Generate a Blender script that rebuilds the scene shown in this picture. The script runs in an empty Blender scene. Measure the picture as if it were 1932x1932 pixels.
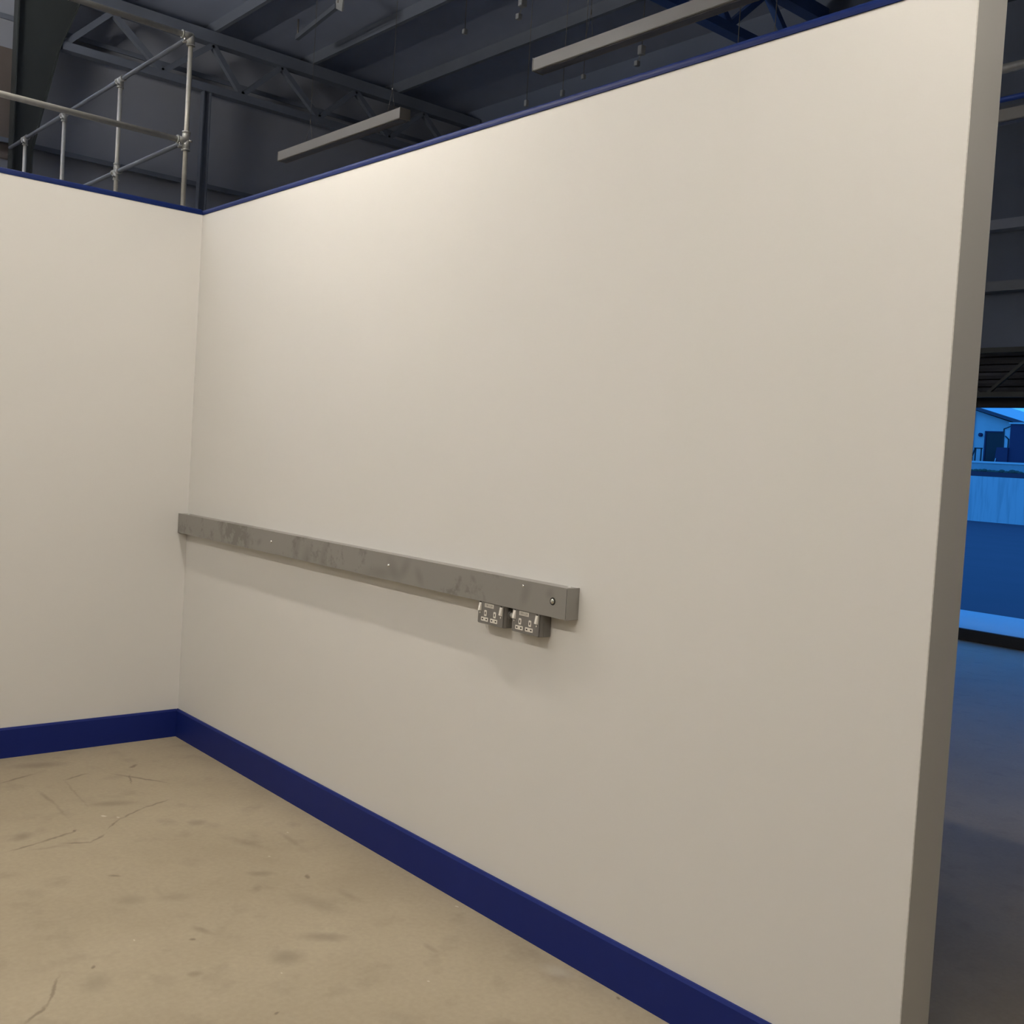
import bpy, bmesh, math, random
from mathutils import Vector, Matrix
random.seed(7)
scene = bpy.context.scene
COL = scene.collection
PI = math.pi

# ------------------------------------------------------------------ camera
cam_data = bpy.data.cameras.new('camera')
cam_data.sensor_width = 36.0
cam_data.lens = 37.349
cam_data.shift_x = -0.05011
cam_data.shift_y = -0.00975
cam_data.clip_start = 0.05
cam_data.clip_end = 300
camera = bpy.data.objects.new('camera', cam_data)
COL.objects.link(camera)
right = Vector((0.67063, 0.73910, 0.06322))
up = Vector((-0.07050, -0.02135, 0.99728))
fwd = Vector((-0.73844, 0.67326, -0.03779))
right.normalize(); fwd.normalize(); up = right.cross(fwd); up.normalize()
camera.matrix_world = Matrix(((right.x, up.x, -fwd.x, 5.4103), (right.y, up.y, -fwd.y, -2.2887),
                              (right.z, up.z, -fwd.z, 1.5663), (0, 0, 0, 1)))
scene.camera = camera

# ------------------------------------------------------------------ sky (dusk) and exposure
world = bpy.data.worlds.new('dusk')
scene.world = world
world.use_nodes = True
wn = world.node_tree.nodes
wl = world.node_tree.links
bg = wn['Background']
tc = wn.new('ShaderNodeTexCoord'); sep = wn.new('ShaderNodeSeparateXYZ')
ramp = wn.new('ShaderNodeValToRGB')
wl.new(tc.outputs['Generated'], sep.inputs[0]); wl.new(sep.outputs['Z'], ramp.inputs[0])
ramp.color_ramp.elements[0].position = 0.0
ramp.color_ramp.elements[0].color = (0.042, 0.29, 0.86, 1)
ramp.color_ramp.elements[1].position = 1.0
ramp.color_ramp.elements[1].color = (0.020, 0.19, 0.68, 1)
wl.new(ramp.outputs[0], bg.inputs['Color'])
bg.inputs['Strength'].default_value = 2.0
scene.view_settings.view_transform = 'Standard'
scene.view_settings.look = 'None'
scene.view_settings.exposure = 0.0
scene.view_settings.gamma = 1.0
scene.view_settings.use_curve_mapping = False
LAMP_STRENGTH = 115.0
UPLIGHT_STRENGTH = 2.0
LAMP_COLOUR = (1.0, 0.918, 0.80, 1)

# ------------------------------------------------------------------ materials
def new_mat(name):
    m = bpy.data.materials.new(name)
    m.use_nodes = True
    return m, m.node_tree.nodes, m.node_tree.links, m.node_tree.nodes['Principled BSDF']

def mat(name, col, rough=0.5, metal=0.0, var=0.0, scale=6.0, bump=0.0, bscale=80.0, spec=0.5, emit=None, stretch=None):
    m, n, l, b = new_mat(name)
    b.inputs['Base Color'].default_value = (*col, 1)
    b.inputs['Roughness'].default_value = rough
    b.inputs['Metallic'].default_value = metal
    b.inputs['Specular IOR Level'].default_value = spec
    if emit:
        b.inputs['Emission Color'].default_value = (*emit[0][:3], 1)
        b.inputs['Emission Strength'].default_value = emit[1]
    if var > 0 or bump > 0:
        t = n.new('ShaderNodeTexCoord'); vec = t.outputs['Object']
        if stretch:
            mp = n.new('ShaderNodeMapping'); mp.inputs['Scale'].default_value = stretch
            l.new(vec, mp.inputs[0]); vec = mp.outputs[0]
    if var > 0:
        z = n.new('ShaderNodeTexNoise'); z.inputs['Scale'].default_value = scale; z.inputs['Detail'].default_value = 5
        l.new(vec, z.inputs['Vector'])
        mx = n.new('ShaderNodeMix'); mx.data_type = 'RGBA'
        mx.inputs['A'].default_value = (*[c * (1 - var) for c in col], 1)
        mx.inputs['B'].default_value = (*[min(1, c * (1 + var)) for c in col], 1)
        l.new(z.outputs['Fac'], mx.inputs['Factor']); l.new(mx.outputs['Result'], b.inputs['Base Color'])
    if bump > 0:
        z2 = n.new('ShaderNodeTexNoise'); z2.inputs['Scale'].default_value = bscale; z2.inputs['Detail'].default_value = 3
        l.new(vec, z2.inputs['Vector'])
        bp = n.new('ShaderNodeBump'); bp.inputs['Strength'].default_value = bump; bp.inputs['Distance'].default_value = 0.002
        l.new(z2.outputs['Fac'], bp.inputs['Height']); l.new(bp.outputs['Normal'], b.inputs['Normal'])
    return m

M = {}
M['paint'] = mat('white_wall_paint', (0.745, 0.735, 0.715), 0.62, var=0.012, scale=1.3, bump=0.05, bscale=260, spec=0.3)
M['blue'] = mat('blue_gloss_paint', (0.009, 0.021, 0.165), 0.5, var=0.06, scale=9, spec=0.2)
M['blue_trim'] = mat('blue_trim_paint', (0.009, 0.021, 0.112), 0.45, var=0.14, scale=40, spec=0.1)
M['steel_dark'] = mat('dark_painted_steel', (0.22, 0.245, 0.29), 0.40, var=0.15, scale=3)
M['steel_black'] = mat('black_painted_steel', (0.055, 0.062, 0.058), 0.5, var=0.15, scale=3)
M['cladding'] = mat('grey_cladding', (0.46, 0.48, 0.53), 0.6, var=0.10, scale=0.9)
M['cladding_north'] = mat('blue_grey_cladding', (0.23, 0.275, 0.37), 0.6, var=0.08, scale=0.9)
M['brown_panel'] = mat('brown_grey_panel', (0.22, 0.18, 0.15), 0.6, var=0.1, scale=2)
M['roof'] = mat('roof_liner', (0.46, 0.51, 0.63), 0.55, var=0.12, scale=0.7)
M['galv'] = mat('galvanised_tube', (0.80, 0.78, 0.71), 0.34, metal=0.2, var=0.16, scale=30)
M['zinc'] = mat('zinc_fitting', (0.66, 0.66, 0.63), 0.38, metal=0.4, var=0.15, scale=40)
M['screw'] = mat('bright_screw', (0.75, 0.74, 0.71), 0.25, metal=0.9)
M['dark_hole'] = mat('dark_slot', (0.012, 0.011, 0.010), 0.6)
M['alu'] = mat('satin_aluminium', (0.42, 0.40, 0.36), 0.42, metal=0.1, var=0.03, scale=4)
M['diffuser_off'] = mat('unlit_diffuser', (0.30, 0.31, 0.36), 0.5)
M['diffuser_on'] = mat('lit_diffuser', (0.8, 0.8, 0.8), 0.5, emit=(LAMP_COLOUR, LAMP_STRENGTH))
M['diffuser_up'] = mat('lit_upper_diffuser', (0.8, 0.8, 0.8), 0.5, emit=(LAMP_COLOUR, UPLIGHT_STRENGTH))
M['deck_fill_up'] = mat('added_deck_uplight', (0.8, 0.8, 0.8), 0.5, emit=((1.0, 0.96, 0.92), 900.0))  # strong uplight of the added deck lamps, brightens roof and end wall
M['wire'] = mat('suspension_wire', (0.30, 0.28, 0.25), 0.4, metal=0.5)
M['pale_box'] = mat('pale_grey_plastic', (0.55, 0.56, 0.54), 0.5)
M['socket'] = mat('grey_metalclad', (0.215, 0.205, 0.195), 0.42, metal=0.25, var=0.05, scale=60, bump=0.1, bscale=900)
M['white_plastic'] = mat('white_plastic', (0.80, 0.77, 0.71), 0.4)
M['label'] = mat('printed_label', (0.66, 0.63, 0.57), 0.5)
M['ink'] = mat('label_ink', (0.05, 0.045, 0.04), 0.6)
M['deck'] = mat('deck_board', (0.30, 0.28, 0.25), 0.7, var=0.1, scale=4)
M['asphalt'] = mat('yard_asphalt', (0.075, 0.036, 0.058), 0.8, var=0.2, scale=0.6, bump=0.3, bscale=40)
M['apron'] = mat('pale_concrete', (0.62, 0.62, 0.60), 0.75, var=0.05, scale=2)
M['step_shade'] = mat('painted_step_shade', (0.03, 0.03, 0.032), 0.7)  # shade on the step's inner face, painted as a dark colour
M['render'] = mat('pale_render', (0.62, 0.61, 0.58), 0.8, var=0.12, scale=1.4)
M['parapet'] = mat('parapet_render', (0.45, 0.45, 0.44), 0.8, var=0.18, scale=2.2)
M['coping'] = mat('coping_stone', (0.70, 0.70, 0.68), 0.7, var=0.06, scale=3)
M['plants'] = mat('dark_planting', (0.075, 0.085, 0.06), 0.9, var=0.4, scale=5)
M['roof_tile'] = mat('house_roof', (0.60, 0.60, 0.58), 0.7, var=0.1, scale=3)
M['bargeboard'] = mat('dark_bargeboard', (0.09, 0.075, 0.10), 0.7)
M['door'] = mat('dark_door_paint', (0.022, 0.016, 0.020), 0.5, var=0.2, scale=3)
M['shed'] = mat('shed_board', (0.06, 0.035, 0.085), 0.7, var=0.1, scale=4)
M['iron'] = mat('black_ironwork', (0.03, 0.03, 0.035), 0.5)
M['pipe_daylit'] = mat('pipe_with_blue_daylight', (0.05, 0.13, 0.60), 0.35, var=0.1, scale=8)  # blue daylight from the doorway put into the pipe colour
M['steel_daylit'] = mat('steel_with_blue_daylight', (0.07, 0.15, 0.42), 0.4, var=0.2, scale=3)  # blue doorway daylight painted into the second frame's steel
M['rubber'] = mat('roller_bottom_seal', (0.02, 0.02, 0.022), 0.6)
M['shutter'] = mat('roller_shutter', (0.07, 0.072, 0.085), 0.5, var=0.06, scale=3)

def retaining_material():
    m, n, l, b = new_mat('stained_retaining_wall')
    t = n.new('ShaderNodeTexCoord'); mp = n.new('ShaderNodeMapping'); mp.inputs['Scale'].default_value = (4.5, 1, 0.35)
    l.new(t.outputs['Object'], mp.inputs[0])
    z = n.new('ShaderNodeTexNoise'); z.inputs['Scale'].default_value = 1.3; z.inputs['Detail'].default_value = 6
    l.new(mp.outputs[0], z.inputs['Vector'])
    r = n.new('ShaderNodeValToRGB')
    r.color_ramp.elements[0].position = 0.30; r.color_ramp.elements[0].color = (0.49, 0.49, 0.48, 1)
    r.color_ramp.elements[1].position = 0.52; r.color_ramp.elements[1].color = (0.63, 0.63, 0.61, 1)
    l.new(z.outputs['Fac'], r.inputs[0]); l.new(r.outputs[0], b.inputs['Base Color'])
    b.inputs['Roughness'].default_value = 0.85
    return m
M['retaining'] = retaining_material()

def mark_stack(n, l, vec, base, marks, col):
    """lays soft elliptical scuffs (x, y, half length, half width, angle, strength) over a base colour socket"""
    cur = base
    for (x, y, hl, hw, a, s, soft) in marks:
        mp = n.new('ShaderNodeMapping'); mp.vector_type = 'TEXTURE'
        mp.inputs['Location'].default_value = (x, y, 0)
        mp.inputs['Rotation'].default_value = (0, 0, a)
        mp.inputs['Scale'].default_value = (hl, hw, 1)
        l.new(vec, mp.inputs[0])
        ln = n.new('ShaderNodeVectorMath'); ln.operation = 'LENGTH'
        l.new(mp.outputs[0], ln.inputs[0])
        mr = n.new('ShaderNodeMapRange'); mr.interpolation_type = 'SMOOTHSTEP'
        mr.inputs['From Min'].default_value = 1.0 + soft; mr.inputs['From Max'].default_value = max(0.0, 1.0 - soft * 1.4)
        mr.inputs['To Min'].default_value = 0.0; mr.inputs['To Max'].default_value = s
        l.new(ln.outputs['Value'], mr.inputs['Value'])
        mx = n.new('ShaderNodeMix'); mx.data_type = 'RGBA'
        l.new(mr.outputs['Result'], mx.inputs['Factor']); l.new(cur, mx.inputs['A'])
        mx.inputs['B'].default_value = (*col, 1)
        cur = mx.outputs['Result']
    return cur

SCUFFS = [('s',0.199,-0.736,0.116,0.0433,1.269),('t',0.355,-0.870,0.086,0.0082,1.984),('t',0.449,-0.647,0.059,0.0079,1.992),
('b',0.419,-0.379,0.031,0.0112,2.327),('t',0.616,-0.417,0.130,0.0081,0.564),('t',0.603,-0.462,0.065,0.0034,-0.298),
('s',0.681,-0.841,0.091,0.0112,0.021),('f',0.862,-0.843,0.090,0.0062,-0.039),('f',0.669,-0.723,0.166,0.0051,-0.077),
('s',0.893,-0.639,0.086,0.0314,1.186),('t',0.986,-0.492,0.066,0.0069,-1.219),('t',1.052,-0.621,0.079,0.0055,-0.996),
('t',1.135,-0.722,0.053,0.0038,-0.716),('t',1.260,-0.824,0.046,0.0057,-0.935),('t',1.269,-0.900,0.044,0.0071,-2.008),
('t',1.168,-0.946,0.084,0.0076,-1.240),('t',1.210,-1.074,0.050,0.0075,-1.282),('f',1.261,-1.015,0.043,0.0085,-1.753),
('s',1.291,-0.442,0.036,0.0312,1.016),('s',1.095,-1.049,0.028,0.0450,1.009),('s',1.906,-0.469,0.045,0.0220,0.993),
('b',2.024,-0.343,0.009,0.0194,0.992),('f',1.657,-0.220,0.082,0.0110,-0.019),('f',2.025,-0.540,0.013,0.0273,0.988),
('s',2.222,-0.828,0.042,0.0141,0.347),('b',2.269,-0.877,0.011,0.0086,0.429),('s',2.482,-0.536,0.070,0.0294,0.865),
('s',2.540,-0.694,0.048,0.0443,0.966),('s',2.482,-0.959,0.020,0.0159,0.962),('f',2.378,-1.205,0.031,0.0511,0.960),
('t',2.353,-1.313,0.076,0.0050,-0.447),('t',2.455,-1.385,0.050,0.0062,-0.866),('b',2.815,-0.870,0.010,0.0068,1.910),
('b',1.133,-0.869,0.007,0.0147,1.012),('b',2.280,-1.180,0.005,0.0113,0.964),('t',1.650,-0.897,0.021,0.0088,0.767),
('f',1.881,-0.926,0.045,0.0340,0.984),('f',1.938,-0.800,0.050,0.0264,1.073),('b',3.309,-0.030,0.009,0.0038,-0.447),
('f',2.252,-0.303,0.059,0.0154,0.124),('f',2.248,-0.427,0.100,0.0325,0.278),('f',1.600,-0.377,0.096,0.0216,0.368),
('f',2.731,-0.300,0.032,0.0095,-0.060)]
FLECKS = [(1.027,-0.725,0.0123),(1.068,-0.682,0.0082),(2.174,-1.021,0.0047),(2.617,-0.753,0.0046),(2.534,-0.048,0.0074),
(2.911,-0.428,0.0047),(1.580,-0.189,0.0063),(1.776,-0.369,0.0059)]

def floor_material():
    m, n, l, b = new_mat('worn_concrete_floor')
    t = n.new('ShaderNodeTexCoord'); vec = t.outputs['Object']
    z1 = n.new('ShaderNodeTexNoise'); z1.inputs['Scale'].default_value = 1.1; z1.inputs['Detail'].default_value = 7
    z1.inputs['Roughness'].default_value = 0.6
    l.new(vec, z1.inputs['Vector'])
    r1 = n.new('ShaderNodeValToRGB')
    r1.color_ramp.elements[0].position = 0.30; r1.color_ramp.elements[0].color = (0.330, 0.275, 0.195, 1)
    r1.color_ramp.elements[1].position = 0.70; r1.color_ramp.elements[1].color = (0.410, 0.350, 0.255, 1)
    e = r1.color_ramp.elements.new(0.5); e.color = (0.372, 0.314, 0.226, 1)
    l.new(z1.outputs['Fac'], r1.inputs[0])
    # blotches
    z2 = n.new('ShaderNodeTexNoise'); z2.inputs['Scale'].default_value = 7.0; z2.inputs['Detail'].default_value = 6
    l.new(vec, z2.inputs['Vector'])
    r2 = n.new('ShaderNodeMapRange'); r2.inputs['From Min'].default_value = 0.56; r2.inputs['From Max'].default_value = 0.72
    r2.inputs['To Max'].default_value = 0.42
    l.new(z2.outputs['Fac'], r2.inputs['Value'])
    mx = n.new('ShaderNodeMix'); mx.data_type = 'RGBA'
    l.new(r2.outputs['Result'], mx.inputs['Factor']); l.new(r1.outputs[0], mx.inputs['A'])
    mx.inputs['B'].default_value = (0.27, 0.225, 0.165, 1)
    # fine grain
    z3 = n.new('ShaderNodeTexNoise'); z3.inputs['Scale'].default_value = 55; z3.inputs['Detail'].default_value = 4
    l.new(vec, z3.inputs['Vector'])
    r3 = n.new('ShaderNodeMapRange'); r3.inputs['To Min'].default_value = 0.89; r3.inputs['To Max'].default_value = 1.10
    l.new(z3.outputs['Fac'], r3.inputs['Value'])
    ml = n.new('ShaderNodeVectorMath'); ml.operation = 'SCALE'
    l.new(mx.outputs['Result'], ml.inputs[0]); l.new(r3.outputs['Result'], ml.inputs['Scale'])
    # ragged coordinates for the scuffs
    z4 = n.new('ShaderNodeTexNoise'); z4.inputs['Scale'].default_value = 28; z4.inputs['Detail'].default_value = 3
    l.new(vec, z4.inputs['Vector'])
    sb = n.new('ShaderNodeVectorMath'); sb.operation = 'SUBTRACT'; sb.inputs[1].default_value = (0.5, 0.5, 0.5)
    l.new(z4.outputs['Color'], sb.inputs[0])
    sc = n.new('ShaderNodeVectorMath'); sc.operation = 'MULTIPLY'; sc.inputs[1].default_value = (0.022, 0.022, 0)
    l.new(sb.outputs[0], sc.inputs[0])
    ad = n.new('ShaderNodeVectorMath'); ad.operation = 'ADD'
    l.new(vec, ad.inputs[0]); l.new(sc.outputs[0], ad.inputs[1])
    kinds = {'s': (0.42, 0.6), 't': (0.66, 0.5), 'b': (0.75, 0.45), 'f': (0.30, 0.8)}
    marks = [(x, y, hl, max(hw, 0.0045), a, *kinds[k]) for (k, x, y, hl, hw, a) in SCUFFS]
    cur = mark_stack(n, l, ad.outputs[0], ml.outputs[0], marks, (0.165, 0.135, 0.10))
    cur = mark_stack(n, l, ad.outputs[0], cur, [(x, y, r, r * 0.6, 0.4, 0.75, 0.4) for (x, y, r) in FLECKS], (0.62, 0.58, 0.50))
    cur = mark_stack(n, l, ad.outputs[0], cur, [(3.085, -0.069, 0.05, 0.028, 0.3, 0.35, 0.7)], (0.50, 0.47, 0.42))
    l.new(cur, b.inputs['Base Color'])
    b.inputs['Roughness'].default_value = 0.48
    b.inputs['Specular IOR Level'].default_value = 0.18
    bp = n.new('ShaderNodeBump'); bp.inputs['Strength'].default_value = 0.12; bp.inputs['Distance'].default_value = 0.002
    l.new(z3.outputs['Fac'], bp.inputs['Height']); l.new(bp.outputs['Normal'], b.inputs['Normal'])
    return m
M['floor'] = floor_material()

def trunking_material():
    m, n, l, b = new_mat('smudged_galvanised_sheet')
    t = n.new('ShaderNodeTexCoord'); vec = t.outputs['Object']
    z = n.new('ShaderNodeTexNoise'); z.inputs['Scale'].default_value = 16; z.inputs['Detail'].default_value = 6
    z.inputs['Roughness'].default_value = 0.65
    l.new(vec, z.inputs['Vector'])
    # smudges gather mid length
    z2 = n.new('ShaderNodeTexNoise'); z2.inputs['Scale'].default_value = 2.3; z2.inputs['Detail'].default_value = 2
    l.new(vec, z2.inputs['Vector'])
    mu = n.new('ShaderNodeMath'); mu.operation = 'MULTIPLY'
    l.new(z.outputs['Fac'], mu.inputs[0]); l.new(z2.outputs['Fac'], mu.inputs[1])
    r = n.new('ShaderNodeMapRange'); r.interpolation_type = 'SMOOTHSTEP'
    r.inputs['From Min'].default_value = 0.27; r.inputs['From Max'].default_value = 0.37; r.inputs['To Max'].default_value = 0.75
    l.new(mu.outputs[0], r.inputs['Value'])
    mx = n.new('ShaderNodeMix'); mx.data_type = 'RGBA'
    mx.inputs['A'].default_value = (0.330, 0.320, 0.300, 1); mx.inputs['B'].default_value = (0.205, 0.195, 0.18, 1)
    l.new(r.outputs['Result'], mx.inputs['Factor'])
    sep = n.new('ShaderNodeSeparateXYZ'); l.new(vec, sep.inputs[0])
    cmb = n.new('ShaderNodeCombineXYZ'); l.new(sep.outputs['X'], cmb.inputs[0]); l.new(sep.outputs['Z'], cmb.inputs[1])
    smudge = [(0.80,0.020,0.05,0.02,1.2),(0.92,0.040,0.02,0.012,0.5),(1.27,0.045,0.07,0.020,1.3),(1.36,0.020,0.05,0.03,1.0),
              (1.50,0.045,0.06,0.02,1.1),(1.93,0.020,0.09,0.022,0.1),(2.03,0.040,0.05,0.025,-0.8),(2.10,0.055,0.04,0.02,0.9),
              (2.20,0.035,0.035,0.018,-0.9),(2.52,0.070,0.015,0.008,-0.5),(2.92,0.072,0.018,0.014,0.3),(2.80,0.055,0.035,0.018,1.2)]
    cur = mark_stack(n, l, cmb.outputs[0], mx.outputs['Result'], [(*s, 0.42, 0.85) for s in smudge], (0.19, 0.18, 0.165))
    l.new(cur, b.inputs['Base Color'])
    b.inputs['Metallic'].default_value = 0.45
    b.inputs['Roughness'].default_value = 0.45
    return m
M['trunking'] = trunking_material()

# ------------------------------------------------------------------ helpers
def box(bm, a, b):
    x0, y0, z0 = a; x1, y1, z1 = b
    v = [bm.verts.new(p) for p in ((x0,y0,z0),(x1,y0,z0),(x1,y1,z0),(x0,y1,z0),(x0,y0,z1),(x1,y0,z1),(x1,y1,z1),(x0,y1,z1))]
    for f in ((0,3,2,1),(4,5,6,7),(0,1,5,4),(1,2,6,5),(2,3,7,6),(3,0,4,7)):
        bm.faces.new([v[i] for i in f])

def prism(bm, pts, d):
    """closed outline (list of 3-D points) pushed along vector d"""
    d = Vector(d)
    a = [bm.verts.new(p) for p in pts]; b = [bm.verts.new(Vector(p) + d) for p in pts]
    k = len(pts)
    bm.faces.new(a); bm.faces.new(b[::-1])
    for i in range(k):
        bm.faces.new((a[i], b[i], b[(i+1) % k], a[(i+1) % k]))
    bmesh.ops.recalc_face_normals(bm, faces=bm.faces)

def tube(bm, p, q, r, seg=12, r2=None):
    p = Vector(p); q = Vector(q); d = (q - p).normalized()
    s = d.orthogonal().normalized(); t = d.cross(s)
    r2 = r if r2 is None else r2
    A = [bm.verts.new(p + (s*math.cos(2*PI*i/seg) + t*math.sin(2*PI*i/seg))*r) for i in range(seg)]
    B = [bm.verts.new(q + (s*math.cos(2*PI*i/seg) + t*math.sin(2*PI*i/seg))*r2) for i in range(seg)]
    bm.faces.new(A[::-1]); bm.faces.new(B)
    for i in range(seg):
        f = bm.faces.new((A[i], A[(i+1) % seg], B[(i+1) % seg], B[i])); f.smooth = True

def ball(bm, c, r, sx=1, sy=1, sz=1, seg=12):
    g = bmesh.ops.create_uvsphere(bm, u_segments=seg, v_segments=seg//2+2, radius=r)
    for v in g['verts']:
        v.co = Vector((v.co.x*sx, v.co.y*sy, v.co.z*sz)) + Vector(c)
        for f in v.link_faces: f.smooth = True

def bar(bm, p, q, w, h, upv=(0, 0, 1)):
    """rectangular bar from p to q, w wide, h deep"""
    p = Vector(p); q = Vector(q); d = (q - p).normalized()
    s = d.cross(Vector(upv)).normalized(); t = s.cross(d)
    pts = [p + s*w/2 + t*h/2, p - s*w/2 + t*h/2, p - s*w/2 - t*h/2, p + s*w/2 - t*h/2]
    prism(bm, pts, q - p)

def rounded_rect(w, h, r, seg=4):
    o = []
    for cx, cy, a0 in ((w/2-r, h/2-r, 0), (-w/2+r, h/2-r, PI/2), (-w/2+r, -h/2+r, PI), (w/2-r, -h/2+r, 1.5*PI)):
        for i in range(seg+1):
            a = a0 + PI/2*i/seg
            o.append((cx + r*math.cos(a), cy + r*math.sin(a)))
    return o

def make(name, bm, material, parent=None, bevel=0.0, kind=None, label=None, loc=None, segs=2):
    if bevel > 0:
        bmesh.ops.bevel(bm, geom=list(bm.edges), offset=bevel, segments=segs, affect='EDGES', clamp_overlap=True)
    me = bpy.data.meshes.new(name)
    bmesh.ops.recalc_face_normals(bm, faces=bm.faces)
    bm.to_mesh(me); bm.free()
    me.materials.append(material)
    o = bpy.data.objects.new(name, me)
    COL.objects.link(o)
    if parent is not None: o.parent = parent
    if loc is not None: o.location = loc
    if kind: o['kind'] = kind
    if label: o['label'] = label
    return o

def structure(name, bm, material, **k):
    return make(name, bm, material, kind='structure', **k)

def thing(name, label, cat, loc=(0, 0, 0), group=None):
    o = bpy.data.objects.new(name, None); COL.objects.link(o)
    o.empty_display_size = 0.1
    o.location = loc; o['label'] = label; o['category'] = cat
    if group: o['group'] = group
    return o

def tag(o, label, cat, group=None):
    o['label'] = label; o['category'] = cat
    if group: o['group'] = group
    return o

def dup(root, loc, label, group=None):
    r = root.copy(); COL.objects.link(r); r.location = loc; r['label'] = label
    if group: r['group'] = group
    for ch in list(root.children):
        c = ch.copy(); COL.objects.link(c); c.parent = r
        for g in list(ch.children):
            d = g.copy(); COL.objects.link(d); d.parent = c
    return r

NB = bmesh.new

# ------------------------------------------------------------------ the booth and the hall shell
H = 2.72            # partition height below its cap
X_END = 4.186       # free end of the right partition
TH = 0.136
HX0, HX1, HY0, HY1, HZ = -9.2, 15.0, -16.0, 8.2, 7.2

bm = NB(); box(bm, (HX0, HY0, -0.2), (HX1, HY1 - 0.05, 0)); structure('floor', bm, M['floor'])
bm = NB(); box(bm, (0 - TH, 0, 0), (X_END, TH, H)); structure('wall_right', bm, M['paint'], bevel=0.0015)
bm = NB(); box(bm, (-TH, -7.0, 0), (0, -0.0005, H)); structure('wall_left', bm, M['paint'])

def skirting(bm, along, length, a0, th=0.0125, h=0.144):
    """board with an eased top edge; along 'x' on the face y=0, along 'y' on the face x=0"""
    prof = [(0, 0), (th, 0), (th, h - 0.009), (th - 0.0055, h), (0, h)]
    if along == 'x':
        prism(bm, [(a0, -p, z) for p, z in prof], (length, 0, 0))
    else:
        prism(bm, [(p, a0, z) for p, z in prof], (0, -length, 0))
bm = NB(); skirting(bm, 'x', X_END, 0.0); structure('baseboard_right', bm, M['blue'])
bm = NB(); skirting(bm, 'y', 7.0, -0.0125); structure('baseboard_left', bm, M['blue'])

def cap_profile():
    """half-round capping: upright nose below, quarter round on top, seen in section (offset from face, height)"""
    p = [(-0.003, 0.0), (-0.003, 0.008)]
    for i in range(1, 7):
        a = PI/2*i/6
        p.append((-0.003 + 0.024*(1 - math.cos(a)), 0.008 + 0.022*math.sin(a)))
    p += [(TH + 0.003 - 0.024, 0.030), (TH + 0.003, 0.008), (TH + 0.003, 0.0)]
    return p
bm = NB(); prism(bm, [(-TH, o, H + z) for o, z in cap_profile()], (X_END + TH + 0.003, 0, 0)); structure('trim_1', bm, M['blue_trim'])
bm = NB(); prism(bm, [(-o, -7.0, H + z) for o, z in cap_profile()], (0, 7.0 - 0.003, 0)); structure('trim_2', bm, M['blue_trim'])

# hall walls
bm = NB(); box(bm, (HX0 - 0.2, HY0 - 0.2, 0), (HX0, HY1 + 0.2, HZ)); wall_west = structure('wall_west', bm, M['cladding'])
bm = NB(); box(bm, (HX1, HY0 - 0.2, 0), (HX1 + 0.2, HY1 + 0.2, HZ)); structure('wall_east', bm, M['cladding'])
bm = NB(); box(bm, (HX0, HY0 - 0.2, 0), (HX1, HY0, HZ)); structure('wall_south', bm, M['cladding'])
DX0, DX1, DZ = -0.7, 1.5, 2.95
bm = NB()
box(bm, (HX0, HY1, 0), (DX0, HY1 + 0.2, HZ)); box(bm, (DX1, HY1, 0), (HX1, HY1 + 0.2, HZ)); box(bm, (DX0, HY1, DZ), (DX1, HY1 + 0.2, HZ))
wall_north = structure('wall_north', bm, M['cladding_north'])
bm = NB(); box(bm, (HX0 - 0.2, HY0 - 0.2, HZ), (HX1 + 0.2, HY1 + 0.2, HZ + 0.15)); ceiling = structure('ceiling', bm, M['roof'])
y = HY0 + 0.9
k = 0
while y < HY1 - 0.2:                                     # Z purlins under the roof sheets
    bm = NB()
    prism(bm, [(HX0, y, HZ), (HX0, y + 0.065, HZ), (HX0, y + 0.065, HZ - 0.006), (HX0, y + 0.012, HZ - 0.012),
               (HX0, y + 0.012, HZ - 0.18), (HX0, y - 0.055, HZ - 0.18), (HX0, y - 0.055, HZ - 0.192), (HX0, y, HZ - 0.192)], (HX1 - HX0, 0, 0))
    make('purlin', bm, M['steel_dark'], ceiling)
    y += 1.45
for z in (1.9, 3.5, 5.08, 6.55):                         # wall rails of the west end
    bm = NB()
    prism(bm, [(HX0, HY0, z), (HX0 + 0.17, HY0, z), (HX0 + 0.17, HY0, z - 0.06), (HX0 + 0.158, HY0, z - 0.06), (HX0 + 0.158, HY0, z - 0.012), (HX0, HY0, z - 0.012)], (0, HY1 - HY0, 0))
    make('wall_rail', bm, M['steel_dark'], wall_west)
for (y0, y1, z0, z1) in ((-1.6, 1.50, 3.2, 4.70), (-1.6, 1.50, 4.85, 6.20)):
    bm = NB(); box(bm, (HX0, y0, z0), (HX0 + 0.03, y1, z1)); make('cladding_panel', bm, M['brown_panel'], wall_west, bevel=0.008)
for z in (3.65, 4.27, 5.4, 6.6):
    bm = NB(); prism(bm, [(HX0, HY1, z), (HX0, HY1 - 0.14, z), (HX0, HY1 - 0.14, z - 0.10), (HX0, HY1, z - 0.10)], (HX1 - HX0, 0, 0))
    make('wall_rail', bm, M['roof'] if z == 4.27 else M['steel_dark'], wall_north)

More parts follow.
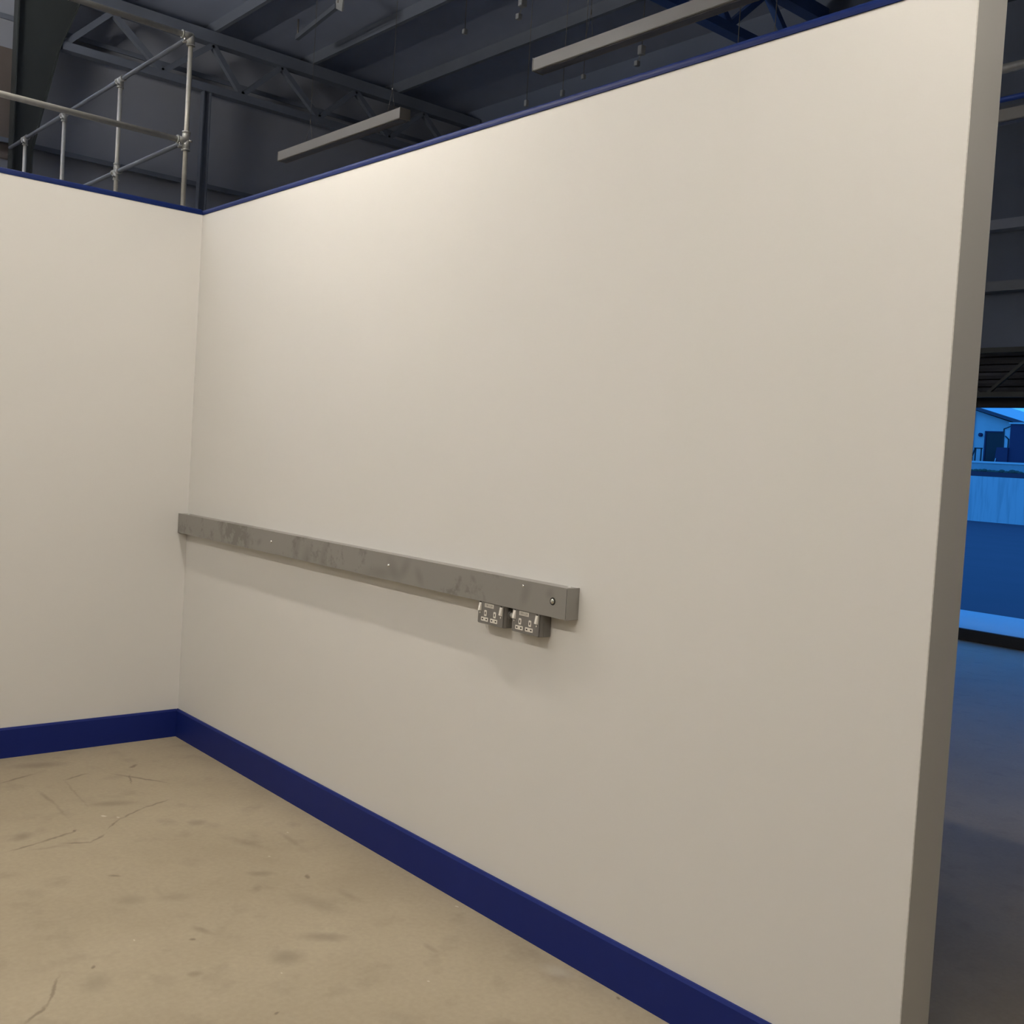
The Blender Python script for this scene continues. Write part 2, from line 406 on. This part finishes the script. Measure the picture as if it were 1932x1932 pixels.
# ------------------------------------------------------------------ portal frames (lattice rafters on tapered columns)
def portal_frame(x, label, column=True):
    st = M['steel_dark'] if column else M['steel_daylit']
    t = thing('portal_frame', label, 'roof truss', (x, 1.4, 0), 'lattice portal frames across the hall')
    y0, y1 = 1.40, 7.90        # frame spans between two columns; local y = world y - 1.4
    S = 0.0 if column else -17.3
    bm = NB()                  # tapered column: inner flange, haunched web, outer flange
    if not column: bm.free()
    if column:
        prism(bm, [(-0.01, -0.10, 0), (-0.01, 0.10, 0), (-0.01, 0.10, 4.9), (-0.01, 0.36, 6.2), (-0.01, 0.62, 6.95), (-0.01, -0.10, 6.95)], (0.02, 0, 0))
        box(bm, (-0.09, -0.115, 0), (0.09, -0.10, 6.95))
        prism(bm, [(-0.09, 0.10, 0), (0.09, 0.10, 0), (0.09, 0.115, 0), (-0.09, 0.115, 0)], (0, 0, 4.9))
        prism(bm, [(-0.09, 0.10, 4.9), (-0.09, 0.115, 4.9), (-0.09, 0.375, 6.2), (-0.09, 0.635, 6.95), (-0.09, 0.62, 6.95), (-0.09, 0.36, 6.2)], (0.18, 0, 0))
        make('column', bm, M['steel_black'], t)
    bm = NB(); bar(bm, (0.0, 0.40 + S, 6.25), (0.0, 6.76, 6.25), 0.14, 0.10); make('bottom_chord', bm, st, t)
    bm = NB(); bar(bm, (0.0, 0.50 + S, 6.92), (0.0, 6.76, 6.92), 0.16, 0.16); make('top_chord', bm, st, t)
    nodes = [(0.40, 6.84), (1.05, 6.31)]
    step = 0.70; yy = 1.74
    top = True
    pts = [(0.98, 6.84), (1.64, 6.30), (2.30, 6.84), (2.74, 6.30), (3.30, 6.84), (3.92, 6.30), (4.5, 6.84), (5.1, 6.30), (5.7, 6.84), (6.3, 6.30)]
    pts = [(0.45, 6.30)] + pts
    for (a, za), (b, zb) in zip(pts[:-1], pts[1:]):
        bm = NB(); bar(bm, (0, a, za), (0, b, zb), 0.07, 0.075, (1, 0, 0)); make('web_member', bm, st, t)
    if column:
        bm = NB()
        box(bm, (-0.05, 2.19, 0), (0.05, 2.205, 6.2)); box(bm, (-0.05, 2.285, 0), (0.05, 2.30, 6.2)); box(bm, (-0.008, 2.205, 0), (0.008, 2.285, 6.2))
        make('mid_post', bm, M['steel_dark'], t)
    return t
portal_frame(-8.7, 'dark lattice roof frame standing before the far end wall beyond the handrail')
portal_frame(-2.1, 'lattice roof frame tinted with painted-in blue daylight, seen between the near unlit lamp and the blue capping', False)
# raking stay between roof and far frame, with a pale cleat
t = thing('roof_stay', 'dark raking roof strut with a pale cleat at its upper end', 'strut', (-6.41, 4.25, 6.9))
bm = NB(); bar(bm, (0, 0, 0.02), (-1.41, 0.22, 0.06), 0.05, 0.06); make('strut', bm, M['steel_dark'], t)
bm = NB(); prism(bm, [(0.0, -0.02, 0.08), (0.11, 0.02, 0.15), (0.09, 0.02, -0.06), (0.02, -0.02, -0.02)], (0.0, 0.02, 0.008)); make('cleat', bm, M['pale_box'], t, label='pale triangular cleat')
bm = NB(); tube(bm, (0.03, 0, 0.05), (0.03, 0, HZ - 6.9), 0.012, 8); make('hanger', bm, M['wire'], t)
bm = NB(); tube(bm, (-1.40, 0.22, 0.06), (-1.40, 0.22, HZ - 6.9), 0.012, 8); make('hanger', bm, M['wire'], t)

# ------------------------------------------------------------------ lamps
LZ = 3.75
def make_lamp(label, lit, group, LZ=3.75, upper='diffuser_up'):
    t = thing('pendant_lamp', label, 'lamp', (0, 0, LZ), group)
    L, w, h = 1.70, 0.080, 0.072
    bm = NB(); box(bm, (0.004, -w/2, 0), (L - 0.004, w/2, h)); make('lamp_body', bm, M['alu'], t, bevel=0.003)
    bm = NB(); box(bm, (0.02, -w/2 + 0.015, -0.003), (L - 0.02, w/2 - 0.015, 0.001)); make('diffuser', bm, M['diffuser_on' if lit else 'diffuser_off'], t)
    bm = NB(); box(bm, (0.02, -w/2 + 0.012, h - 0.001), (L - 0.02, w/2 - 0.012, h + 0.003)); make('upper_diffuser', bm, M[upper if lit else 'diffuser_off'], t)
    for x0 in (0.0, L - 0.004):
        bm = NB(); box(bm, (x0, -w/2 - 0.001, -0.001), (x0 + 0.004, w/2 + 0.001, h + 0.001)); make('end_cap', bm, M['alu'], t)
    for x0 in (0.42, L - 0.17):
        bm = NB(); tube(bm, (x0, 0, h + 0.16), (x0, 0, HZ - LZ + 0.02), 0.0016, 6)
        tube(bm, (x0, -0.03, h - 0.004), (x0, 0, h + 0.16), 0.0013, 6); tube(bm, (x0, 0.03, h - 0.004), (x0, 0, h + 0.16), 0.0013, 6)
        wr = make('suspension_wire', bm, M['wire'], t)
        bm = NB(); tube(bm, (x0, 0, h + 0.145), (x0, 0, h + 0.17), 0.004, 8); make('gripper', bm, M['wire'], wr)
    return t
off = make_lamp('unlit hanging lamp nearest above the right partition, cut by the top of the photo', False, 'unlit pendant lamps')
off.location = (0.70, 1.60, LZ)
dup(off, (-2.34, 1.60, LZ), 'unlit hanging lamp farther back above the corner, shown whole', 'unlit pendant lamps')
dup(off, (0.97, 3.88, LZ), 'unlit hanging lamp seen beyond the free end of the right partition', 'unlit pendant lamps')
on = make_lamp('lit hanging lamp over the booth, close to the right partition near the corner', True, 'lit pendant lamps')
on.location = (0.70, -0.72, LZ)
dup(on, (3.95, -0.72, LZ), 'lit hanging lamp over the booth, close to the free end of the right partition', 'lit pendant lamps')
for row, y, xs in (('second', -3.05, (0.5, 2.25, 4.0)), ('third', -5.38, (2.25, 5.75))):
    for col, x in zip(('nearest the left partition', 'second from the left partition', 'third from the left partition'), xs):
        dup(on, (x, y, LZ), 'lit lamp behind the viewer, %s row, %s' % (row, col), 'lit lamps of the rows outside the picture')
high = make_lamp('unseen lamp added over the raised deck to light the hall, nearest the far end wall', True, 'unseen lamps added over the raised deck', 5.0, 'deck_fill_up')  # unseen lamps added over the deck to brighten the hall
high.location = (-5.7, -2.6, 5.0)
dup(high, (-5.7, -4.8, 5.0), 'unseen lamp added over the raised deck to light the hall, second row from its railing', 'unseen lamps added over the raised deck')
aisle_fill = make_lamp('unseen lamp added between the guard rail and the left partition to light the rails', True, 'lit pendant lamps', 4.8)  # unseen lamp added to light the near side of the rails
aisle_fill.location = (-1.88, -0.95, 4.8)

# small boxes hanging under the roof
def hanging_box(x, y, z, w, h, label, clip=True):
    t = thing('junction_box', label, 'box', (x, y, z), 'pale boxes hung under the roof')
    bm = NB(); box(bm, (-w/2, -w/2, 0), (w/2, w/2, h)); make('box_body', bm, M['pale_box'], t, bevel=0.004)
    bm = NB(); tube(bm, (0, 0, h - 0.003), (0, 0, HZ - z + 0.02), 0.003, 6); make('hanger_wire', bm, M['wire'], t)
    if clip:
        bm = NB(); box(bm, (-0.10, 0.02, -0.06), (-0.065, 0.055, -0.02)); bar(bm, (-0.08, 0.04, -0.03), (0, 0, 0.01), 0.006, 0.006)
        make('cable_clip', bm, M['pale_box'], t)
hanging_box(-0.98, 2.80, 4.97, 0.05, 0.10, 'pale box with clip hung under the roof at the top of the photo')
hanging_box(-1.77, 2.85, 4.98, 0.035, 0.04, 'tiny pale box on a wire left of the near unlit lamp', False)
hanging_box(-0.92, 4.04, 4.97, 0.05, 0.075, 'dim pale box with clip just below the near unlit lamp')
hanging_box(-1.73, 4.14, 4.98, 0.035, 0.04, 'tiny pale box under the left end of the near unlit lamp', False)
hanging_box(-2.22, 4.33, 4.98, 0.035, 0.06, 'dim pale box low over the blue capping, second from left', False)
hanging_box(-2.71, 4.30, 4.98, 0.035, 0.06, 'dim pale box low over the blue capping, farthest left of the row', False)

# pipes along the hall
def pipe(name, x0, x1, y, z, r, m, label, cat):
    t = thing(name, label, cat, ((x0 + x1)/2, y, z))
    hx = (x1 - x0)/2
    bm = NB(); tube(bm, (-hx, 0, 0), (hx, 0, 0), r, 20); make('pipe_run', bm, m, t)
    for dx in (-hx + 0.3, 0, hx - 0.3):
        bm = NB(); tube(bm, (dx - 0.012, 0, 0), (dx + 0.012, 0, 0), r + 0.003, 16); clip = make('pipe_clip', bm, M['wire'], t)
        bm = NB(); tube(bm, (dx, 0, r), (dx, 0, HZ - z + 0.02), 0.004, 6); make('hanger_rod', bm, M['wire'], clip)
pipe('ventilation_pipe', -1.0, 6.0, 5.5, 4.735, 0.036, M['galv'], 'pale warm metal pipe high beyond the free end of the partition', 'pipe')
pipe('water_pipe', -1.0, 6.0, 5.0, 4.315, 0.02, M['pipe_daylit'], 'thin pipe with blue daylight painted on, just above the lamp beyond the partition end', 'pipe')  # its blue is doorway daylight painted on

# ------------------------------------------------------------------ roller door and girder over the opening
t = thing('roller_door', 'dark roller shutter raised above the open doorway', 'door', (0.40, 8.12, DZ))
n_sl = 6
for i in range(n_sl):
    z0 = 2.52 - DZ + i*0.075
    bm = NB(); prism(bm, [(-1.09, 0.06, z0), (-1.09, 0.0, z0 + 0.006), (-1.09, -0.012, z0 + 0.037), (-1.09, 0.0, z0 + 0.068), (-1.09, 0.06, z0 + 0.075)], (2.18, 0, 0)); make('slat', bm, M['shutter'], t)
bm = NB(); box(bm, (-1.09, -0.03, 2.387 - DZ), (1.09, 0.06, 2.52 - DZ)); make('bottom_rail', bm, M['rubber'], t)
for s in (-1.17, 1.09):
    bm = NB(); box(bm, (s, -0.02, 0.15 - DZ), (s + 0.08, 0.075, 0.1)); make('guide_rail', bm, M['steel_dark'], t)
t = thing('lattice_girder', 'dark lattice girder over the open doorway', 'girder', (0.9, 7.95, 2.94))
bm = NB(); bar(bm, (-3.4, 0, 0.0), (3.4, 0, 0.0), 0.06, 0.05); make('top_chord', bm, M['steel_black'], t)
for i in range(12):
    xa = -3.30 + i*0.55; up_ = i % 2 == 0
    bm = NB(); bar(bm, (xa, 0, -0.02 if up_ else -0.42), (xa + 0.46, 0, -0.42 if up_ else -0.02), 0.03, 0.035, (0, 1, 0)); make('web_member', bm, M['steel_black'], t)
bm = NB(); bar(bm, (-3.4, 0, -0.44), (3.4, 0, -0.44), 0.06, 0.05); make('bottom_chord', bm, M['steel_black'], t)
for s in (-3.42, 3.34):
    bm = NB(); box(bm, (s, -0.04, -2.94), (s + 0.08, 0.04, 0.03)); make('post', bm, M['steel_black'], t)

# ------------------------------------------------------------------ yard
bm = NB(); box(bm, (-60, 9.68, -0.3), (40, 46.0, 0)); structure('ground', bm, M['asphalt'])
bm = NB(); prism(bm, [(DX0 + 0.1, 8.15, -0.2), (DX1 - 0.1, 8.15, -0.2), (DX1 - 0.1, 8.42, -0.2), (12, 8.42, -0.2), (12, 9.68, -0.2), (-9, 9.68, -0.2), (-9, 8.42, -0.2), (DX0 + 0.1, 8.42, -0.2)], (0, 0, 0.32)); tag(make('concrete_apron', bm, M['apron']), 'pale concrete step along the outside of the open doorway', 'step')
bm = NB(); box(bm, (DX0 + 0.12, 8.11, 0), (DX1 - 0.12, 8.149, 0.118)); tag(make('step_face_shade', bm, M['step_shade']), 'dark strip painted as shade on the inner face of the doorway step', 'painted shade')  # dark strip stands in for shade on the step's inner face
bm = NB(); box(bm, (-40, 46.0, -0.3), (10, 46.4, 2.13)); tag(make('retaining_wall', bm, M['retaining']), 'pale stained retaining wall across the yard outside', 'wall')
bm = NB(); box(bm, (-60, 46.4, -0.3), (20, 90, 2.36)); structure('terrace_ground', bm, M['asphalt'])
bm = NB(); segs = 160                                     # ragged strip of low planting on the wall top
for i in range(segs):
    x = -34 + i*0.22 + random.uniform(-0.05, 0.05); r = random.uniform(0.10, 0.16)
    ball(bm, (x, 46.57 + random.uniform(-0.03, 0.03), 2.38 + random.uniform(-0.04, 0.03)), r, 1.2, 1.0, 0.75, 6)
o = make('low_planting', bm, M['plants'], kind='stuff'); tag(o, 'dark strip of low plants along the top of the retaining wall', 'plants')
t = thing('parapet', 'pale low parapet behind the dark plants across the yard', 'wall', (-18, 47.05, 2.36))
bm = NB(); box(bm, (-16, -0.1, -0.02), (14, 0.1, 0.42)); make('parapet_wall', bm, M['parapet'], t)
bm = NB(); box(bm, (-16, -0.14, 0.42), (14, 0.14, 0.51)); make('coping', bm, M['coping'], t)

t = thing('house', 'pale rendered house with a dark door across the yard', 'house', (-21.5, 50.0, 2.36))
bm = NB()
prism(bm, [(-6.0, 0, 0), (3.35, 0, 0), (3.35, 0, 2.30), (-1.3, 0, 3.72), (-6.0, 0, 2.30)], (0, 7, 0)); make('house_wall', bm, M['render'], t)
bm = NB(); prism(bm, [(-1.3, -0.33, 3.82), (4.2, -0.33, 2.20), (4.2, -0.33, 2.32), (-1.3, -0.33, 3.94), (-6.6, -0.33, 2.32), (-6.6, -0.33, 2.20)], (0, 7.7, 0)); make('roof', bm, M['roof_tile'], t)
bm = NB(); prism(bm, [(-1.3, -0.38, 3.76), (4.2, -0.38, 2.14), (4.2, -0.38, 2.31), (-1.3, -0.38, 3.93), (-6.6, -0.38, 2.31), (-6.6, -0.38, 2.14)], (0, 0.05, 0)); make('bargeboard', bm, M['bargeboard'], t)
bm = NB(); box(bm, (1.18, -0.03, 0.1), (2.06, 0.02, 2.07)); dr = make('door', bm, M['door'], t)
bm = NB(); box(bm, (1.16, -0.06, 2.07), (2.08, 0.01, 2.13)); box(bm, (1.10, -0.06, 0.1), (1.18, 0.01, 2.13)); make('door_frame', bm, M['shed'], t)
bm = NB(); tube(bm, (1.96, -0.09, 1.05), (1.96, -0.02, 1.05), 0.03, 8); make('door_handle', bm, M['zinc'], dr)
bm = NB(); tube(bm, (0.88, -0.12, 1.93), (0.88, 0.0, 1.93), 0.10, 14); tube(bm, (0.88, -0.16, 1.93), (0.88, -0.10, 1.93), 0.06, 14); make('bulkhead_lamp', bm, M['shed'], t)
bm = NB(); tube(bm, (0.47, -0.06, 0.1), (0.47, -0.06, 3.05), 0.055, 10); make('downpipe', bm, M['coping'], t)

t = thing('shed', 'dark boarded shed right of the house door across the yard', 'shed', (-17.6, 48.6, 2.36))
bm = NB(); box(bm, (-0.86, 0, 0), (1.6, 0.9, 2.42)); make('shed_wall', bm, M['shed'], t)
bm = NB(); prism(bm, [(-0.92, -0.06, 2.42), (1.7, -0.06, 2.42), (1.7, -0.06, 2.50), (-0.92, -0.06, 2.50)], (0, 1.02, 0)); make('shed_roof', bm, M['roof_tile'], t)
t = thing('stair_block', 'dark low stair wall between the house door and the shed', 'stair', (-18.75, 48.5, 2.36))
bm = NB(); prism(bm, [(-0.42, 0, 0), (0.28, 0, 0), (0.28, 0, 1.26), (-0.28, 0, 1.26)], (0, 0.5, 0)); make('stair_wall', bm, M['shed'], t)
bm = NB(); bar(bm, (-0.40, -0.03, 0.05), (-0.27, -0.03, 0.72), 0.03, 0.03, (0, 1, 0)); make('pale_pole', bm, M['coping'], t)
t = thing('stair_handrail', 'thin dark handrail above the stair beside the house door', 'handrail', (-18.9, 49.2, 3.0))
for (p, q) in (((0.06, -0.42, 0.62), (0.04, -0.42, 1.56)), ((0.04, -0.42, 1.54), (0.38, -0.42, 1.68)), ((0.30, -0.42, 0.62), (0.30, -0.42, 1.05)), ((0.12, -0.42, 1.20), (0.31, -0.42, 1.04))):
    bm = NB(); bar(bm, p, q, 0.05, 0.05, (0, 1, 0)); make('rail_bar', bm, M['iron'], t)
bm = NB(); box(bm, (0.12, -0.40, 0.62), (0.36, -0.38, 1.5)); make('glass_screen', bm, M['coping'], t)
t = thing('yard_railing', 'short black railing at the left foot of the house', 'railing', (-20.3, 48.9, 2.36))
for (p, q) in (((0.0, 0, 0), (0.0, 0, 1.20)), ((0.30, 0, 0), (0.30, 0, 1.20)), ((-0.06, 0, 1.20), (0.36, 0, 1.20)), ((-0.34, 0, 0.3), (-0.02, 0, 1.18)), ((-0.36, 0, 0), (-0.34, 0, 0.6)), ((-0.16, 0, 0), (-0.16, 0, 0.75))):
    bm = NB(); bar(bm, p, q, 0.055, 0.055, (0, 1, 0)); make('rail_bar', bm, M['iron'], t)

# ------------------------------------------------------------------ mezzanine behind the left partition and its guard rail
bm = NB(); box(bm, (-7.2, -6.0, 2.95), (-1.93, 0.78, 3.12)); mez = structure('mezzanine_floor', bm, M['deck'])
for (x, y) in ((-2.1, 0.6), (-7.0, 0.6), (-2.1, -5.8), (-7.0, -5.8)):
    bm = NB(); box(bm, (x - 0.05, y - 0.05, 0), (x + 0.05, y + 0.05, 2.96)); make('deck_column', bm, M['steel_dark'], mez)

t = thing('guard_rail', 'galvanised tube guard rail round the raised deck behind the left partition', 'railing', (-2.0, 0.70, 3.12))
RT, RM = 4.348 - 3.12, 3.628 - 3.12
R1, R2 = 0.0205, 0.0165
def fitting(bm, c, dirs, r=0.027, ln=0.062):
    c = Vector(c); ball(bm, c, r, seg=12)
    for d in dirs:
        d = Vector(d); tube(bm, c, c + d*ln, r, 14); tube(bm, c + d*(ln - 0.006), c + d*(ln + 0.004), r + 0.003, 14)
def grub(parent, c, d):
    bm = NB(); c = Vector(c); d = Vector(d); tube(bm, c + d*0.018, c + d*0.046, 0.0085, 8); ball(bm, c + d*0.046, 0.0095, seg=8)
    make('grub_screw', bm, M['screw'], parent)
posts = [(0, 0), (-1.346, 0), (-2.713, 0), (-3.882, 0), (0, -2.6), (0, -5.2)]
for (x, y) in posts:
    bm = NB(); tube(bm, (x, y, 0), (x, y, RT), R2, 16); make('post', bm, M['galv'], t)
    bm = NB(); tube(bm, (x, y, 0), (x, y, 0.012), 0.055, 16); tube(bm, (x, y, 0.012), (x, y, 0.06), 0.024, 14); make('base_flange', bm, M['zinc'], t)
for z, nm in ((RT, 'top_rail'), (RM, 'mid_rail')):
    bm = NB(); tube(bm, (0, 0, z), (0, -5.25, z), R1, 18); make(nm, bm, M['galv'], t)
    bm = NB(); tube(bm, (0, 0, z), (-4.4, 0, z), R2, 16); make(nm, bm, M['steel_dark'], t, label='rail running back from the corner post, coloured dark as its unlit underside')  # back rails get dark steel to paint in their unlit underside
for (x, y) in posts:
    corner = (x, y) == (0, 0)
    for z, top in ((RT, True), (RM, False)):
        dirs = [(0, 0, -1)] + ([] if top else [(0, 0, 1)])
        dirs += [(0, -1, 0), (-1, 0, 0)] if corner else ([(1, 0, 0), (-1, 0, 0)] if x < 0 else [(0, 1, 0), (0, -1, 0)])
        bm = NB(); fitting(bm, (x, y, z), dirs, 0.0265 if corner else 0.023); f = make('clamp_fitting', bm, M['zinc'], t)
        grub(f, (x, y, z - 0.045), (0.66, -0.75, 0) if not corner else (-0.3, -0.95, 0))
        if not top: grub(f, (x, y, z), (0.92, 0.4, -0.05))
        if corner: grub(f, (x, y - 0.05, z), (0.5, 0, -0.86))

# ------------------------------------------------------------------ cable trunking
TX0, TX1, TZ0, TZ1, TD = 0.002, 3.002, 1.075, 1.173, 0.050
t = thing('cable_trunking', 'galvanised steel cable trunking running from the corner along the right partition', 'trunking', (0, 0, TZ0))
h = TZ1 - TZ0
bm = NB()                                                  # open channel fixed to the wall
box(bm, (TX0, -0.002, 0), (TX1, 0, h)); box(bm, (TX0, -TD + 0.002, 0), (TX1, -0.002, 0.0015)); box(bm, (TX0, -TD + 0.002, h - 0.0015), (TX1, -0.002, h))
make('channel', bm, M['trunking'], t)
bm = NB()                                                  # lid with small returned lips
prism(bm, [(TX0, -TD, -0.0006), (TX0, -TD, h + 0.0006), (TX0, -TD + 0.010, h + 0.0006), (TX0, -TD + 0.010, h - 0.0002),
           (TX0, -TD + 0.0014, h - 0.0002), (TX0, -TD + 0.0014, 0.0002), (TX0, -TD + 0.010, 0.0002), (TX0, -TD + 0.010, -0.0006)], (TX1 - TX0 - 0.003, 0, 0))
make('lid', bm, M['trunking'], t)
bm = NB(); box(bm, (TX1 - 0.0025, -TD - 0.0012, -0.0015), (TX1 + 0.0012, -0.0002, h + 0.0015)); make('end_cap', bm, M['trunking'], t, bevel=0.0006)
bm = NB(); box(bm, (TX1 - 0.004, -TD - 0.0008, 0.002), (TX1 - 0.0026, -TD + 0.003, h - 0.002)); make('end_gap', bm, M['dark_hole'], t, label='dark seam between lid and end cap')
for (x, z, r) in ((1.037, 0.052, 0.0060), (1.991, 0.055, 0.0060), (2.789, 0.080, 0.0038)):
    bm = NB(); tube(bm, (x, -TD + 0.0005, z), (x, -TD - 0.002, z), r + 0.001, 14, r); ball(bm, (x, -TD - 0.002, z), r*0.9, 1, 0.45, 1, 10); make('lid_screw', bm, M['screw'], t)
bm = NB(); x, z = 2.935, 0.050
tube(bm, (x, -TD + 0.0005, z), (x, -TD - 0.0015, z), 0.0125, 20, 0.0122); q = make('lid_screw', bm, M['dark_hole'], t, label='larger dark ringed lid screw')
bm = NB(); ball(bm, (x, -TD - 0.0015, z), 0.0085, 1, 0.5, 1, 14); q2 = make('screw_head', bm, M['screw'], q)
for (x, y) in ((2.974, -0.020), (0.085, -0.030)):
    bm = NB(); ball(bm, (x, y, h), 0.0055, 1, 1, 0.8, 10); make('rivet', bm, M['zinc'], t)

# ------------------------------------------------------------------ twin sockets under the trunking
def text_mesh(txt, size, name):
    cu = bpy.data.curves.new(name, 'FONT'); cu.body = txt; cu.size = size; cu.align_x = 'CENTER'; cu.align_y = 'CENTER'
    o = bpy.data.objects.new(name, cu); COL.objects.link(o)
    dg = bpy.context.evaluated_depsgraph_get(); dg.update()
    me = bpy.data.meshes.new_from_object(o.evaluated_get(dg))
    bpy.data.objects.remove(o); me.name = name
    return me

SW, SD, SH = 0.147, 0.048, 0.0755
def front_plate(bm, w, hh, r, cx, cz, y, dy):
    prism(bm, [(cx + a, y, cz + b) for a, b in rounded_rect(w, hh, r)], (0, dy, 0))
def make_socket(label):
    t = thing('twin_socket', label, 'socket', (0, 0, 1.0), 'twin sockets under the trunking')
    c = 0.008                                              # metal box with chamfered cheeks, top against the trunking
    bm = NB()
    prism(bm, [(0, 0, 0), (SW, 0, 0), (SW, -SD + 0.015, 0), (SW - c, -SD + 0.003, 0), (c, -SD + 0.003, 0), (0, -SD + 0.015, 0)], (0, 0, SH - 0.0005))
    bx = make('back_box', bm, M['socket'], t, bevel=0.0022)
    bm = NB(); prism(bm, [(c - 0.002 + a + (SW - 2*c + 0.004)/2, -SD + 0.003, SH/2 + b) for a, b in rounded_rect(SW - 2*c + 0.004, SH - 0.002, 0.005)], (0, -0.003, 0))
    make('faceplate', bm, M['socket'], t, bevel=0.0008, segs=1)
    F = -SD
    for x, z in ((0.017, SH - 0.019), (0.129, SH - 0.021)):  # rocker switches with surround and indicator
        bm = NB(); front_plate(bm, 0.013, 0.028, 0.0015, x, z, F, -0.001); s = make('switch', bm, M['white_plastic'], t)
        bm = NB(); prism(bm, [(x - 0.005, F - 0.001, z + 0.012), (x - 0.005, F - 0.0022, z + 0.012), (x - 0.005, F - 0.0065, z - 0.012), (x - 0.005, F - 0.001, z - 0.012)], (0.010, 0, 0)); make('rocker', bm, M['white_plastic'], s)
        bm = NB(); front_plate(bm, 0.008, 0.003, 0.001, x + 0.001, z + 0.0165, F, -0.0006); make('rocker_gap', bm, M['dark_hole'], s)
        bm = NB(); front_plate(bm, 0.0035, 0.0055, 0.0012, x, z - 0.020, F, -0.0012); make('indicator', bm, M['white_plastic'], t)
    for x in (0.044, 0.094):
        bm = NB(); front_plate(bm, 0.0125, 0.0205, 0.003, x + 0.003, SH - 0.0375, F, -0.0012); s = make('earth_insert', bm, M['white_plastic'], t)
        bm = NB(); front_plate(bm, 0.0042, 0.0090, 0.0006, x + 0.003, SH - 0.0375, F - 0.0012, -0.0003); make('slot', bm, M['dark_hole'], s)
        bm = NB(); front_plate(bm, 0.0375, 0.0135, 0.0015, x, SH - 0.0585, F, -0.0012); s = make('live_neutral_insert', bm, M['white_plastic'], t)
        for dx in (-0.0105, 0.0105):
            bm = NB(); front_plate(bm, 0.0068, 0.0046, 0.0006, x + dx, SH - 0.0585, F - 0.0012, -0.0003); make('slot', bm, M['dark_hole'], s)
    bm = NB(); front_plate(bm, 0.048, 0.0135, 0.0008, 0.0655, SH - 0.0105, F, -0.0008); lb = make('circuit_label', bm, M['label'], t, label='pale printed circuit label')
    me = text_mesh('DB1:L2A', 0.0105, 'label_text'); me.materials.clear(); me.materials.append(M['ink'])
    o = bpy.data.objects.new('label_text', me); COL.objects.link(o); o.parent = lb
    o.location = (0.0655, F - 0.0011, SH - 0.0105); o.rotation_euler = (PI/2, 0, 0)
    return t
s1 = make_socket('grey metal twin socket, the left one under the trunking')
s1.location = (2.550, -0.0, 0.9995)
dup(s1, (2.733, 0, 0.9995), 'grey metal twin socket, the right one nearer the trunking end', 'twin sockets under the trunking')
t = thing('conduit_coupling', 'short grey conduit joining the two twin sockets', 'conduit', (2.697, -0.022, 1.045))
bm = NB(); tube(bm, (0, 0, 0), (0.036, 0, 0), 0.010, 16); make('conduit', bm, M['zinc'], t)
bm = NB(); tube(bm, (0.0005, 0, 0), (0.008, 0, 0), 0.0135, 16); make('locking_nut', bm, M['socket'], t)
